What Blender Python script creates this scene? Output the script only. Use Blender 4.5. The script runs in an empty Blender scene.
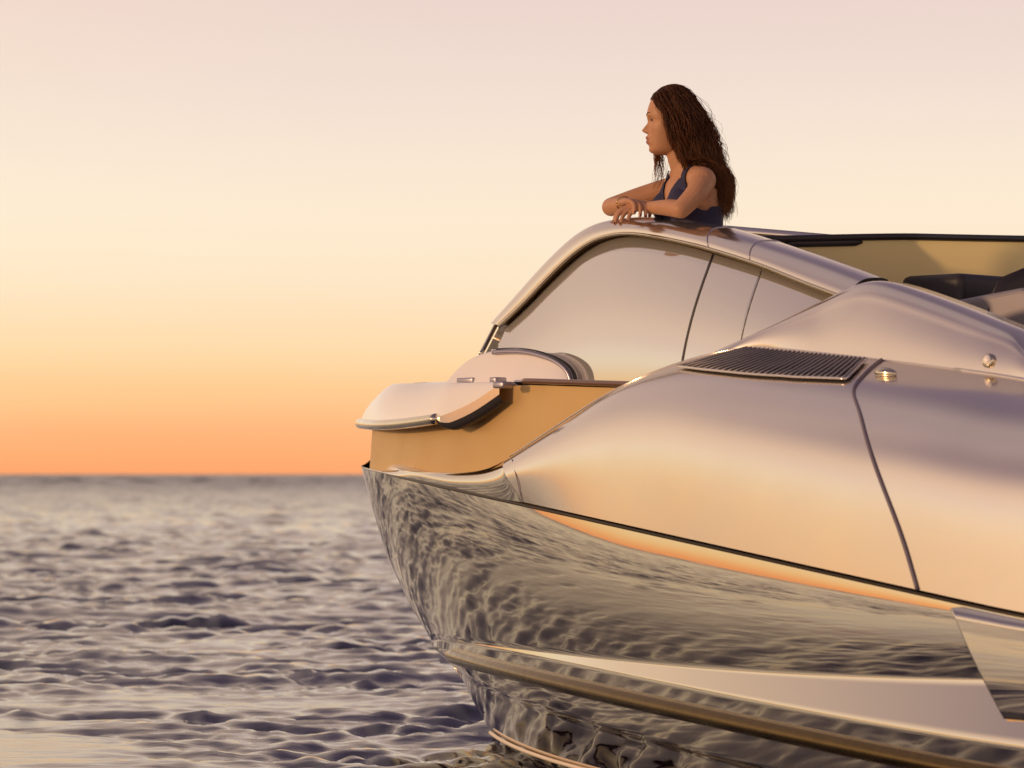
import bpy, math, random
import numpy as np
from mathutils import Vector
random.seed(4); rng = np.random.default_rng(7)
R = math.radians
scn = bpy.context.scene
COL = scn.collection

# ------------------------------------------------------------------ camera
FPX, CX, HY, HC = 3200.0, 512.0, 474.0, 1.1
cam = bpy.data.cameras.new('camera'); camo = bpy.data.objects.new('camera', cam)
COL.objects.link(camo); scn.camera = camo
camo.location = (0, 0, HC); camo.rotation_euler = (R(90), 0, 0)
cam.sensor_width = 36; cam.lens = FPX / 1024 * 36; cam.shift_y = 90 / 1024
cam.clip_start = 0.1; cam.clip_end = 20000
cam.dof.use_dof = True; cam.dof.focus_distance = 12.1; cam.dof.aperture_fstop = 4.2
scn.view_settings.view_transform = 'Standard'; scn.view_settings.look = 'None'
scn.view_settings.exposure = 0; scn.view_settings.gamma = 1; scn.view_settings.use_curve_mapping = False
scn.cycles.max_bounces = 10; scn.cycles.glossy_bounces = 6; scn.cycles.transparent_max_bounces = 12
scn.cycles.use_denoising = True

# ------------------------------------------------------------------ node helpers
def newmat(name):
    m = bpy.data.materials.new(name); m.use_nodes = True
    nt = m.node_tree; return m, nt, nt.nodes['Principled BSDF']
def N(nt, typ, **kw):
    n = nt.nodes.new(typ)
    for k, v in kw.items(): setattr(n, k, v)
    return n
def pmat(name, col, metallic=0.0, rough=0.4, coat=0.0, noise=None, bump=None, ior=1.5, rvar=None, spec=0.5):
    m, nt, b = newmat(name)
    b.inputs['Base Color'].default_value = (*col, 1); b.inputs['Metallic'].default_value = metallic
    b.inputs['Roughness'].default_value = rough; b.inputs['Coat Weight'].default_value = coat
    b.inputs['IOR'].default_value = ior; b.inputs['Specular IOR Level'].default_value = spec
    tc = N(nt, 'ShaderNodeTexCoord')
    if noise:
        sc, amt = noise
        n = N(nt, 'ShaderNodeTexNoise'); n.inputs['Scale'].default_value = sc; n.inputs['Detail'].default_value = 5
        nt.links.new(tc.outputs['Object'], n.inputs['Vector'])
        mx = N(nt, 'ShaderNodeMix', data_type='RGBA', blend_type='MIX')
        mx.inputs[6].default_value = (*[c * (1 - amt) for c in col], 1); mx.inputs[7].default_value = (*[min(1, c * (1 + amt)) for c in col], 1)
        nt.links.new(n.outputs['Fac'], mx.inputs[0]); nt.links.new(mx.outputs[2], b.inputs['Base Color'])
    if rvar:
        sc, lo, hi = rvar
        n = N(nt, 'ShaderNodeTexNoise'); n.inputs['Scale'].default_value = sc; n.inputs['Detail'].default_value = 6
        nt.links.new(tc.outputs['Object'], n.inputs['Vector'])
        mr = N(nt, 'ShaderNodeMapRange'); mr.inputs[1].default_value = .3; mr.inputs[2].default_value = .7
        mr.inputs[3].default_value = lo; mr.inputs[4].default_value = hi
        nt.links.new(n.outputs['Fac'], mr.inputs[0]); nt.links.new(mr.outputs[0], b.inputs['Roughness'])
    if bump:
        sc, st, dist = bump
        n = N(nt, 'ShaderNodeTexNoise'); n.inputs['Scale'].default_value = sc; n.inputs['Detail'].default_value = 4
        nt.links.new(tc.outputs['Object'], n.inputs['Vector'])
        bp = N(nt, 'ShaderNodeBump'); bp.inputs['Strength'].default_value = st; bp.inputs['Distance'].default_value = dist
        nt.links.new(n.outputs['Fac'], bp.inputs['Height']); nt.links.new(bp.outputs['Normal'], b.inputs['Normal'])
    return m

M = {}
M['chrome_hull'] = pmat('polished_hull', (.74, .66, .55), 1, .03, rvar=(7, .02, .06), bump=(1.3, .10, .006))
M['silver'] = pmat('silver_paint', (.82, .73, .64), .92, .17, coat=.2, rvar=(3, .14, .2), noise=(2.5, .025))
M['pearl'] = pmat('pearl_paint', (.88, .83, .79), 0, .3, coat=.5, rvar=(5, .18, .26))
M['satin'] = pmat('satin_grey', (.27, .245, .26), .3, .5)
M['stripe'] = pmat('pale_boot_stripe', (.72, .62, .50), 0, .35)
M['groove'] = pmat('dark_groove', (.05, .035, .02), .6, .35)
M['seam'] = pmat('seam', (.17, .14, .18), 0, .5)
M['steel'] = pmat('polished_steel', (.72, .62, .46), 1, .12, rvar=(30, .06, .22))
M['rail'] = pmat('weathered_bronze_rail', (.16, .105, .046), 1, .2, rvar=(40, .14, .3), noise=(25, .25))
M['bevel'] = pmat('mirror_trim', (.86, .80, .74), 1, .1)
M['amberpanel'] = pmat('amber_gloss_panel', (.65, .425, .175), .45, .5, rvar=(4, .45, .55), noise=(3, .07))
M['rubber'] = pmat('black_rubber', (.018, .014, .017), 0, .5)
M['seal'] = pmat('bronze_seal', (.20, .135, .06), .9, .28)
M['dark'] = pmat('dark_gap', (.012, .01, .012), 0, .6)
M['teak'] = pmat('oiled_teak', (.14, .06, .035), 0, .35, coat=.6, noise=(12, .3))
M['leather'] = pmat('dark_leather', (.025, .018, .02), 0, .45, bump=(90, .15, .002))
M['lining'] = pmat('cabin_lining', (.30, .25, .22), 0, .7, noise=(20, .08))
M['lilac'] = pmat('grey_paint', (.40, .37, .42), .6, .3)
M['skin'] = pmat('skin', (.52, .265, .145), 0, .5, noise=(22, .14), spec=.3, bump=(120, .12, .002))
M['skin'].node_tree.nodes['Principled BSDF'].inputs['Subsurface Weight'].default_value = .12
M['skin'].node_tree.nodes['Principled BSDF'].inputs['Subsurface Radius'].default_value = (.012, .005, .003)
M['lips'] = pmat('lips', (.36, .12, .085), 0, .35)
M['navy'] = pmat('navy_fabric', (.022, .020, .062), 0, .75, noise=(30, .2), bump=(260, .3, .001))
M['eye'] = pmat('eye_white', (.30, .25, .22), 0, .3)
M['iris'] = pmat('iris', (.03, .018, .01), 0, .1)
M['polish'] = pmat('nail_polish', (.12, .008, .018), 0, .2, coat=.6)
M['gold'] = pmat('gold', (.8, .5, .18), 1, .2)

def glassmat(name, tint, gloss, gcol, rough=.03, trans=None, tfac=0.0):
    m, nt, b = newmat(name); nt.nodes.remove(b)
    out = nt.nodes['Material Output']
    g = N(nt, 'ShaderNodeBsdfGlossy'); g.inputs['Color'].default_value = (*gcol, 1); g.inputs['Roughness'].default_value = rough
    t = N(nt, 'ShaderNodeBsdfTransparent'); t.inputs['Color'].default_value = (*tint, 1)
    base = t
    if trans:
        d = N(nt, 'ShaderNodeBsdfTranslucent'); d.inputs['Color'].default_value = (*trans, 1)
        mx0 = N(nt, 'ShaderNodeMixShader'); mx0.inputs[0].default_value = tfac
        nt.links.new(t.outputs[0], mx0.inputs[1]); nt.links.new(d.outputs[0], mx0.inputs[2]); base = mx0
    mx = N(nt, 'ShaderNodeMixShader'); mx.inputs[0].default_value = gloss
    nt.links.new(base.outputs[0], mx.inputs[1]); nt.links.new(g.outputs[0], mx.inputs[2])
    nt.links.new(mx.outputs[0], out.inputs['Surface']); return m
M['glass'] = glassmat('mirrored_window_glass', (.45, .40, .37), .80, (.93, .90, .87), .04, (.5, .4, .33), .0)
_g = M['glass'].node_tree; _o = _g.nodes['Material Output']; _l = _o.inputs['Surface'].links[0].from_socket
_d = N(_g, 'ShaderNodeBsdfDiffuse'); _d.inputs['Color'].default_value = (.70, .67, .625, 1)
_m = N(_g, 'ShaderNodeMixShader'); _m.inputs[0].default_value = .26
_g.links.new(_l, _m.inputs[1]); _g.links.new(_d.outputs[0], _m.inputs[2]); _g.links.new(_m.outputs[0], _o.inputs['Surface'])
M['amber'] = glassmat('amber_screen', (.36, .245, .105), .02, (.8, .7, .5), .55, (.96, .78, .37), 1.0)

def bump_hair():
    m, nt, b = newmat('brown_hair')
    at = N(nt, 'ShaderNodeAttribute'); at.attribute_name = 'tone'
    mx = N(nt, 'ShaderNodeMix', data_type='RGBA')
    mx.inputs[6].default_value = (.055, .022, .012, 1); mx.inputs[7].default_value = (.34, .15, .05, 1)
    nt.links.new(at.outputs['Fac'], mx.inputs[0]); nt.links.new(mx.outputs[2], b.inputs['Base Color'])
    b.inputs['Roughness'].default_value = .5; b.inputs['Specular IOR Level'].default_value = .35
    tl = N(nt, 'ShaderNodeBsdfTranslucent'); tl.inputs['Color'].default_value = (.66, .30, .095, 1)
    ms = N(nt, 'ShaderNodeMixShader'); ms.inputs[0].default_value = .42
    nt.links.new(b.outputs[0], ms.inputs[1]); nt.links.new(tl.outputs[0], ms.inputs[2]); nt.links.new(ms.outputs[0], nt.nodes['Material Output'].inputs['Surface'])
    return m
M['hair'] = bump_hair()
M['hairdark'] = pmat('dark_brow', (.025, .011, .008), 0, .6)

# ------------------------------------------------------------------ object helpers
def link(name, verts, faces, mat, parent=None, smooth=True, mats=None, fmat=None):
    me = bpy.data.meshes.new(name)
    me.from_pydata([tuple(map(float, v)) for v in verts], [], faces)
    me.materials.append(mat)
    if mats:
        for x in mats: me.materials.append(x)
    if fmat is not None: me.polygons.foreach_set('material_index', np.asarray(fmat, dtype=np.int32))
    me.polygons.foreach_set('use_smooth', np.full(len(me.polygons), smooth)); me.update()
    o = bpy.data.objects.new(name, me); COL.objects.link(o)
    if parent: o.parent = parent
    return o

class MB:
    def __init__(s): s.v = []; s.f = []
    def add(s, v, f):
        k = len(s.v); s.v += [tuple(p) for p in v]; s.f += [tuple(i + k for i in q) for q in f]; return s
    def grid(s, P, closeu=False, flip=False):
        P = np.asarray(P); n, m = P.shape[:2]; f = []
        for i in range(n - 1):
            for j in range(m if closeu else m - 1):
                a, b = i * m + j, i * m + (j + 1) % m
                q = (a, b, b + m, a + m); f.append(q[::-1] if flip else q)
        return s.add(P.reshape(-1, 3), f)
    def tube(s, pts, rad, n=10, cap=True, squash=None):
        pts = np.asarray(pts, float); k = len(pts); rad = np.broadcast_to(np.asarray(rad, float), (k,))
        T = np.gradient(pts, axis=0); T /= np.linalg.norm(T, axis=1)[:, None] + 1e-9
        up = np.array([0, 0, 1.0]) if abs(T[0][2]) < .9 else np.array([1.0, 0, 0])
        P = []; nrm = np.cross(T[0], up); nrm /= np.linalg.norm(nrm)
        for i in range(k):
            nrm = nrm - T[i] * np.dot(nrm, T[i]); nrm /= np.linalg.norm(nrm) + 1e-9
            b = np.cross(T[i], nrm)
            P.append([pts[i] + rad[i] * (math.cos(a) * nrm + math.sin(a) * b * (squash or 1)) for a in np.linspace(0, 2 * math.pi, n, endpoint=False)])
        base = len(s.v); s.grid(P, closeu=True)
        if cap:
            s.f.append(tuple(base + i for i in range(n))[::-1]); s.f.append(tuple(base + (k - 1) * n + i for i in range(n)))
        return s
    def box(s, c, h, rot=0):
        cx, cy, cz = c; hx, hy, hz = h; cr, sr = math.cos(rot), math.sin(rot)
        v = [(cx + x * hx * cr - y * hy * sr, cy + x * hx * sr + y * hy * cr, cz + z * hz) for x in (-1, 1) for y in (-1, 1) for z in (-1, 1)]
        return s.add(v, [(0, 1, 3, 2), (4, 6, 7, 5), (0, 4, 5, 1), (2, 3, 7, 6), (0, 2, 6, 4), (1, 5, 7, 3)])
    def sphere(s, c, r, n=14):
        r = np.broadcast_to(np.asarray(r, float), (3,)); P = []
        for i in range(n + 1):
            th = math.pi * i / n; st = max(math.sin(th), 1e-3)
            P.append([(c[0] + r[0] * st * math.cos(p), c[1] + r[1] * st * math.sin(p), c[2] + r[2] * math.cos(th)) for p in np.linspace(0, 2 * math.pi, 2 * n, endpoint=False)])
        return s.grid(P, closeu=True, flip=True)
    def obj(s, name, mat, parent=None, smooth=True, bevel=None, **k):
        o = link(name, s.v, s.f, mat, parent, smooth, **k)
        if bevel:
            b = o.modifiers.new('bevel', 'BEVEL'); b.width = bevel; b.segments = 3; b.limit_method = 'ANGLE'
        return o

# ------------------------------------------------------------------ yacht frame: u aft, v to port, z up
OX, OY, HEAD = -0.60, 14.0, R(45)
yacht = bpy.data.objects.new('motor_yacht', None); COL.objects.link(yacht)
yacht.location = (OX, OY, 0); yacht.rotation_euler = (0, 0, -HEAD)
yacht['label'] = 'silver motor yacht with mirror polished hull and amber bow panels on the sunset sea'
yacht['category'] = 'yacht'
sA, cA = math.sin(HEAD), math.cos(HEAD)
def wx(u, v): return OX + sA * u - cA * v
def wy(u, v): return OY - cA * u - sA * v
def L(u, v, z): return (u, -v, z)            # boat -> local mesh coords
UU = np.linspace(-.3, 14, 6000)
def solve(px, py, g):
    """station u on the plan curve g that this point of the traced outline belongs to, and its height"""
    vv = np.array([g(u) for u in UU]) if callable(g) else np.full_like(UU, g)
    X = OX + sA * UU - cA * vv; Y = OY - cA * UU - sA * vv
    P = CX + FPX * X / np.maximum(Y, .5)
    k0 = int(np.argmin(np.where(UU < 3, P, 1e9)))
    ok = np.where(P[k0:] >= px)[0]; i = k0 + (ok[0] if len(ok) else len(P) - k0 - 1)
    if i > k0 and P[i] != P[i - 1]:
        w = (px - P[i - 1]) / (P[i] - P[i - 1]); u = UU[i - 1] + w * (UU[i] - UU[i - 1]); v = vv[i - 1] + w * (vv[i] - vv[i - 1])
    else: u, v = UU[i], vv[i]
    Yd = OY - cA * u - sA * v
    return u, v, HC + (HY - py) * Yd / FPX
def plan(u, u0, e, k=1.0):
    q = min(max((u - u0) / 6.5, 0), 1)
    return k * 1.95 * (1 - (1 - q) ** 2.3) ** e
def planp(u, u0, p, k): return k * 1.95 * (1 - (1 - min(max((u - u0) / 6.5, 0), 1)) ** p)
def vs(u): return plan(u, 0, .75)
def lerp(a, b, t): return a + (b - a) * t
def sstep(a, b, x):
    t = min(max((x - a) / (b - a), 0), 1); return t * t * (3 - 2 * t)
def interp(xs, ys): return lambda x: float(np.interp(x, xs, ys))
def zcurve(pts, g, deg=3, tail=None):
    """smooth height curve z(u) fitted through traced points"""
    a = np.array([solve(px, py, g) for px, py in pts]); u, z = a[:, 0], a[:, 2]
    c = np.polyfit(u, z, deg); u1 = u.max(); s1 = np.polyval(np.polyder(c), u1); z1 = np.polyval(c, u1)
    def f(x):
        if x <= u1: return float(np.polyval(c, max(x, -.1)))
        d = x - u1; return float(z1 + s1 * (1 - math.exp(-d * 1.2)) / 1.2)
    return f
def curve(pts, n=160, smooth=6):
    """Catmull-Rom through 3D points, evenly resampled and faired"""
    p = np.array(pts, float); p = np.vstack([2 * p[0] - p[1], p, 2 * p[-1] - p[-2]]); out = []
    for i in range(1, len(p) - 2):
        for t in np.linspace(0, 1, 40, endpoint=False):
            a, b, c, d = p[i - 1:i + 3]
            out.append(.5 * (2 * b + (c - a) * t + (2 * a - 5 * b + 4 * c - d) * t * t + (3 * b - a - 3 * c + d) * t ** 3))
    out.append(p[-2]); out = np.array(out)
    s = np.concatenate([[0], np.cumsum(np.linalg.norm(np.diff(out, axis=0), axis=1))]); q = np.linspace(0, s[-1], n)
    out = np.stack([np.interp(q, s, out[:, k]) for k in range(out.shape[1])], 1)
    for _ in range(smooth): out[1:-1] = .25 * out[:-2] + .5 * out[1:-1] + .25 * out[2:]
    return out
def both(name, P, mat, parent=yacht, thick=0, **k):
    """port and starboard copies of a lofted sheet given as boat coords [i][j](u,v,z)"""
    P = np.asarray(P, float); out = []
    for sgn in (1, -1):
        Q = P.copy(); Q[..., 1] *= -sgn
        o = MB().grid(Q, flip=(sgn < 0)).obj(name, mat, parent, **k)
        if thick:
            s = o.modifiers.new('t', 'SOLIDIFY'); s.thickness = thick; s.offset = -1
        out.append(o)
    return out
def both_tube(name, pts, rad, mat, parent=yacht, n=10, **k):
    pts = np.asarray(pts, float); out = []
    for sgn in (1, -1):
        Q = pts.copy(); Q[:, 1] *= -sgn
        out.append(MB().tube(Q, rad, n).obj(name, mat, parent[0 if sgn > 0 else 1] if isinstance(parent, (list, tuple)) else parent, **k))
    return out

# ------------------------------------------------------------------ hull curves
gG = vs
def gL1(u): return planp(u, .36, 3.0, .985)
def gstep(u): return max(0, zL1(u) - zL2(u)) * lerp(.14, .40, sstep(1.4, 4.6, u))
def gL2(u): return gL1(u) + gstep(u)
def gR(u): return gL2(u) - .016 * sstep(.4, 1.2, u)
def gK(u): return planp(u, .49, 3.1, .975)
def gW(u): return planp(u, .74, 2.9, .972)
groove_px = [(362, 464), (405, 478), (450, 490), (522, 505), (620, 527), (700, 545), (800, 567), (915, 593), (985, 609)]
zG = zcurve(groove_px, gG, 3)
zL1 = zcurve([(440, 640), (475, 643), (560, 654), (620, 661), (700, 668), (800, 674), (900, 678), (985, 681)], gL1, 3)
zL2 = zcurve([(440, 640), (475, 644), (560, 662), (620, 673), (700, 689), (800, 709), (900, 725), (985, 738)], lambda u: gL1(u) + .03 * sstep(1, 4, u), 3)
zR = zcurve([(449, 655), (500, 668), (560, 684), (620, 698), (700, 715), (780, 732), (850, 747), (930, 764)], gR, 3)
zK = zcurve([(514, 698), (560, 713), (620, 731), (680, 748), (740, 763)], gK, 2)
ustem = interp([-.4, 0, .14, .325, .535, .75, 1.0, 1.2], [1.5, .74, .60, .41, .23, .10, .03, 0])
US = np.concatenate([np.linspace(0, 1, 70) ** 2 * 1.2, np.linspace(1.2, 6, 130)[1:], np.linspace(6, 11.5, 14)[1:]])
def lev(g, zf, u0):
    """one level line of the hull: starts on the stem at u0 and runs aft"""
    out = []
    for q in US:
        u = u0 + q * (11.5 - u0) / 11.5
        out.append((u, g(u), zf(u)))
    return np.array(out)
levels = [lev(gG, zG, 0), lev(gL1, zL1, .36), lev(gL2, zL2, .36)]
C_G, C_L1, C_L2 = levels
C_R0 = lev(gR, lambda u: zR(u) + .012, .40)
C_K = lev(gK, zK, .49)
C_K2 = lev(lambda u: gK(u) - .022, lambda u: zK(u) - .012, .505)
C_W = lev(gW, lambda u: 0.0, .74)
C_B = lev(lambda u: plan(u, 1.4, 1, .72), lambda u: -.42, 1.4)
rows = []
nt_ = 26
for i in range(nt_ + 1):                    # topsides: rounded outward, flaring forward
    q = i / nt_
    r = C_G * (1 - q) + C_L1 * q
    for c_ in range(len(r)):
        D = C_G[c_, 1] - C_L1[c_, 1]; Hh = C_G[c_, 2] - C_L1[c_, 2]; w_ = sstep(1.5, 3.0, C_G[c_, 0]); tb_ = .052 * w_ * Hh
        old = C_G[c_, 1] + tb_ * q - (D + tb_) * ((1 - w_) * (.15 * q + .85 * q * q) + w_ * q ** 2.3)
        D2 = vs(C_L1[c_, 0]) - C_L1[c_, 1]
        new = vs(r[c_, 0]) + tb_ * q - (D2 + tb_) * ((1 - w_) * (.15 * q + .85 * q * q) + w_ * q ** 2.3)
        r[c_, 1] = lerp(old, new, sstep(.6, 2.2, US[c_]))
    # the stem line itself follows the raked profile
    zt = r[0, 2]; du = ustem(zt) - r[0, 0]; fade = np.exp(-US / .35); r[:, 0] += du * fade
    rows.append(r)
def seg(a, b, n, skip=True, bul=0):
    for i in range(1 if skip else 0, n + 1):
        q = i / n; r = a * (1 - q) + b * q; r[:, 1] += bul * math.sin(math.pi * q); rows.append(r)
seg(C_L1, C_L2, 8); seg(C_L2, C_R0, 5); seg(C_R0, C_K, 8, bul=.004); seg(C_K, C_K2, 2); seg(C_K2, C_W, 10, bul=.012); seg(C_W, C_B, 6)
hb = MB()
HP = np.array(rows)
Qp = HP.copy(); Qp[..., 1] *= -1
Qs = HP.copy()
hb.grid(Qp, flip=False); hb.grid(Qs, flip=True)
# transom and keel closure
hull = hb.obj('hull', M['chrome_hull'], yacht)
tr = MB(); e = [tuple(r[-1]) for r in rows]
tr.v = [(a[0], -a[1], a[2]) for a in e] + [(a[0], a[1], a[2]) for a in e]; n_ = len(e)
tr.f = [(i, i + 1, n_ + i + 1, n_ + i) for i in range(n_ - 1)]
tr.obj('transom', M['silver'], yacht, smooth=False)

both_tube('boot_stripe', [(u, lerp(gW(u), gK(u) - .022, .15) + .010, .026) for u in np.linspace(.86, 11.4, 160)], .008, M['stripe'], n=8)
# proud side box let into the topsides aft
def side_box():
    u0, _, z0 = solve(951, 609, 1.915); u1, _, z1 = solve(1001, 719, 1.92)
    P = []
    for t in np.linspace(0, 1, 12):
        ua_ = lerp(u0, u1, t)
        row = [(ua_ + .003, 1.78, lerp(z0, z1, t)), (ua_ + .0004, 1.915 - .014 * t, lerp(z0, z1, t)), (ua_, 1.919 - .014 * t, lerp(z0, z1, t))]
        for q in [0, .0015] + list(np.linspace(.01, 1, 24)):
            u = ua_ + .004 + q * (8.0 - ua_); row.append((u, 1.922 - .014 * t + .035 * min(1, max(0, u - u0) / 1.5) + .006 * math.sin(t * 3.14), lerp(zG(u) - .010, z1 - .01 * sstep(u1, u1 + .5, u), t)))
        P.append(row)
    P.append([(p[0], 1.78, p[2] - .004) for p in P[-1]]); P.insert(0, [(p[0], 1.78, p[2] + .004) for p in P[0]])
    both('side_box', P, M['chrome_hull'])
side_box()
# spray rail tubes and the rub groove
ur = np.linspace(.95, 11.4, 220)
# end of the rail tapers into the stem
both_tube('spray_rail', [(u, gR(u) + .004, zR(u)) for u in ur], [.030 * min(1, .55 + (u - .95) * 4) for u in ur], M['rail'], n=14)
ug = np.concatenate([np.linspace(.02, 1.2, 60) ** 1.0, np.linspace(1.2, 11.4, 120)[1:]])
both_tube('rub_strip', [(u, gG(u) - .004, zG(u)) for u in ug], [.0065 * (.25 + .75 * sstep(.4, 1.9, u)) for u in ug], M['groove'], n=8)

# ------------------------------------------------------------------ shoulder side panels
gB = vs
T_px = [(510, 457, .05), (560, 424, .085), (610, 392, .13), (650, 373, .20), (690, 359, .30), (745, 347, .40), (810, 352, .43), (880, 360, .45), (950, 369, .46), (1024, 379, .47), (1100, 390, .48)]
T_pts = [solve(px, py, lambda u, d=d: vs(u) - d) for px, py, d in T_px]
T_pts += [(6.6, vs(6.6) - .48, T_pts[-1][2] - .10), (9, 1.47, T_pts[-1][2] - .2), (11.4, 1.47, T_pts[-1][2] - .25)]
T_c = curve(T_pts, 260, 14)
# matching groove stations
ub = np.interp(np.linspace(0, 1, 260), np.linspace(0, 1, 260), T_c[:, 0])
u_start = solve(523, 505, vs)[0]
off = (u_start - T_c[0, 0]) * np.exp(-np.linspace(0, 1, 260) * 9)
B_c = np.array([(u + o, vs(u + o), zG(u + o) + .012) for u, o in zip(T_c[:, 0], off)])
SHP = 6.5
def TLT(u): return .047 + .11 * (1 - sstep(1.9, 3.4, u))
def shoulder(i, t):
    b, tp = B_c[i], T_c[i]; h = 1 - (1 - t) ** 1.7
    uu_ = lerp(b[0], tp[0], h); hh = tp[2] - b[2]
    # foot rolls under slightly towards the groove
    return np.array((uu_, b[1] - TLT(b[0]) * hh * h - (b[1] - tp[1] - TLT(b[0]) * hh) * h ** SHP, lerp(b[2], tp[2], h)))
NS = 48
SH = [[shoulder(i, t) for i in range(260)] for t in np.linspace(0, 1, NS)]
# ------------------------------------------------------------------ bow rim
rim_px = [(362, 464), (372, 466), (395, 471), (440, 478), (466, 479), (488, 471), (510, 457)]
rim = [solve(px, py, lambda u: vs(u) - .012) for px, py in rim_px]
rim[0] = (0, 0, rim[0][2]); rim.insert(1, (.03, vs(.03) - .012, rim[0][2])); rim.insert(2, (.15, vs(.15) - .012, rim[0][2] - .002))
rimc = curve(rim, 90, 3)
rp = []
for t in np.linspace(0, 1, 12):
    row = []
    for i, (u, v, z) in enumerate(rimc):
        u2 = u + (solve(522, 505, vs)[0] - rimc[-1][0]) * (1 - t) * (i / 89) ** 4
        zb = zG(u2); p_ = np.array((u2, lerp(vs(u2), v, t ** 2), lerp(zb, z, t))); w_ = (i / 89) ** 6; row.append(p_ * (1 - w_) + shoulder(0, t) * w_)
    rp.append(row)
lg = [list(map(tuple, rp[-1]))]
for d in (.3, .65, 1.0): lg.append([(u + .07 * d * (1 - sstep(0, .4, u)), max(v - .085 * d, 0), z + .002 + .032 * min(1, d * 2.2) * (1 - sstep(.5, 1.7, u))) for (u, v, z) in rimc])
lg.append([(u + .07 * (1 - sstep(0, .4, u)), max(v - .085, 0) * sstep(.5, .9, u), z + .036 * (1 - sstep(.5, 1.7, u))) for (u, v, z) in rimc])
both('bow_rim', rp, M['chrome_hull'])
both('rim_ledge', lg, M['pearl'])

def idx_at(px):          # station whose top edge shows at this outline point
    u = solve(px, 365, lambda u: vs(u) - .45)[0]; return int(np.argmin(abs(T_c[:, 0] - u)))
both('side_panel', SH, M['silver'])
SHA = np.array(SH)
def on_shoulder(px, py):
    """surface point + outward normal of the port shoulder nearest the given outline point"""
    X = wx(SHA[..., 0], SHA[..., 1]); Y = wy(SHA[..., 0], SHA[..., 1])
    PX = CX + FPX * X / Y; PY = HY - FPX * (SHA[..., 2] - HC) / Y
    d = (PX - px) ** 2 + (PY - py) ** 2; j, i = np.unravel_index(np.argmin(d), d.shape)
    j0, j1 = max(j - 1, 0), min(j + 1, NS - 1); i0, i1 = max(i - 1, 0), min(i + 1, 259)
    n = np.cross(SHA[j, i1] - SHA[j, i0], SHA[j1, i] - SHA[j0, i]); n /= np.linalg.norm(n)
    if n[1] < 0: n = -n
    return SHA[j, i], n
def seam(pxs, rad, name='panel_seam', lift=.003, mat=None):
    pts = []
    for px, py in pxs:
        p, n = on_shoulder(px, py); pts.append(p + n * lift)
    both_tube(name, curve(pts, 60, 8), rad, mat or M['dark'], n=6)
seam([(882, 362), (872, 368), (861, 380), (855, 392), (857, 412), (866, 440), (880, 475), (900, 535), (917, 590)], .006, mat=M['seam'])
seam([(512, 459), (516, 478), (522, 502)], .0016, mat=M['seam'])
# forward rim edge of the shoulder
both_tube('edge_trim', T_c[:70] + np.array([0, .001, .001]), .003, M['silver'], n=8)

# ------------------------------------------------------------------ air grille on the shoulder top
def grille():
    q = [(668, 369), (745, 349.5), (872, 361.5), (851, 383)]
    sub = SHA[int(NS * .45):, 20:150]
    def up(A_, ax, f):
        n = A_.shape[ax]; x = np.linspace(0, n - 1, (n - 1) * f + 1); i0 = np.minimum(x.astype(int), n - 2); w = x - i0
        sh = [1, 1, 1]; sh[ax] = -1; w = w.reshape(sh); return np.take(A_, i0, ax) * (1 - w) + np.take(A_, i0 + 1, ax) * w
    sub = up(up(sub, 0, 8), 1, 4)
    X = wx(sub[..., 0], sub[..., 1]); Y = wy(sub[..., 0], sub[..., 1])
    PX = CX + FPX * X / Y; PY = HY - FPX * (sub[..., 2] - HC) / Y
    def gp(a, b, lift):
        px = (1 - a) * ((1 - b) * q[0][0] + b * q[3][0]) + a * ((1 - b) * q[1][0] + b * q[2][0])
        py = (1 - a) * ((1 - b) * q[0][1] + b * q[3][1] + 4 * b * (1 - b) * 2.5) + a * ((1 - b) * q[1][1] + b * q[2][1])
        d = (PX - px) ** 2 + (PY - py) ** 2; j, i = np.unravel_index(np.argmin(d), d.shape)
        return sub[j, i] + np.array([0, .5, .86]) * lift
    A = np.linspace(.04, .96, 8); B = np.linspace(.03, .97, 40)
    G = np.array([[gp(a, b, .008) for b in B] for a in A])
    for _ in range(3): G[:, 1:-1] = .25 * G[:, :-2] + .5 * G[:, 1:-1] + .25 * G[:, 2:]
    bases = both('air_grille', G, M['dark'])
    for s_, par in zip((1, -1), bases):
        fr = [G[0, :], G[-1, :]]
        path = np.vstack([G[0], G[1:, -1], G[-1, ::-1][1:], G[::-1, 0][1:]])
        path = path.copy(); path[:, 1] *= -s_; path[:, 2] += .003
        MB().tube(path, .0045, 8).obj('grille_frame', M['silver'], par)
        for k in range(28):
            b = (k + .5) / 28 * 39; j = int(b); w = b - j
            lo = G[0, j] * (1 - w) + G[0, min(j + 1, 39)] * w; 
            b2 = b + 1.0; j2 = min(int(b2), 38); w2 = min(b2 - j2, 1)
            pts = []
            for r_ in range(8):
                bb = b; bb = min(max(bb, 0), 39); jj = min(int(bb), 38); ww = min(bb - jj, 1)
                p = G[r_, jj] * (1 - ww) + G[r_, jj + 1] * ww; pts.append((p[0], -s_ * p[1], p[2] + .006))
            MB().tube(pts, .0052, 6, squash=.7).obj('slat', M['satin'], par)
grille()

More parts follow.
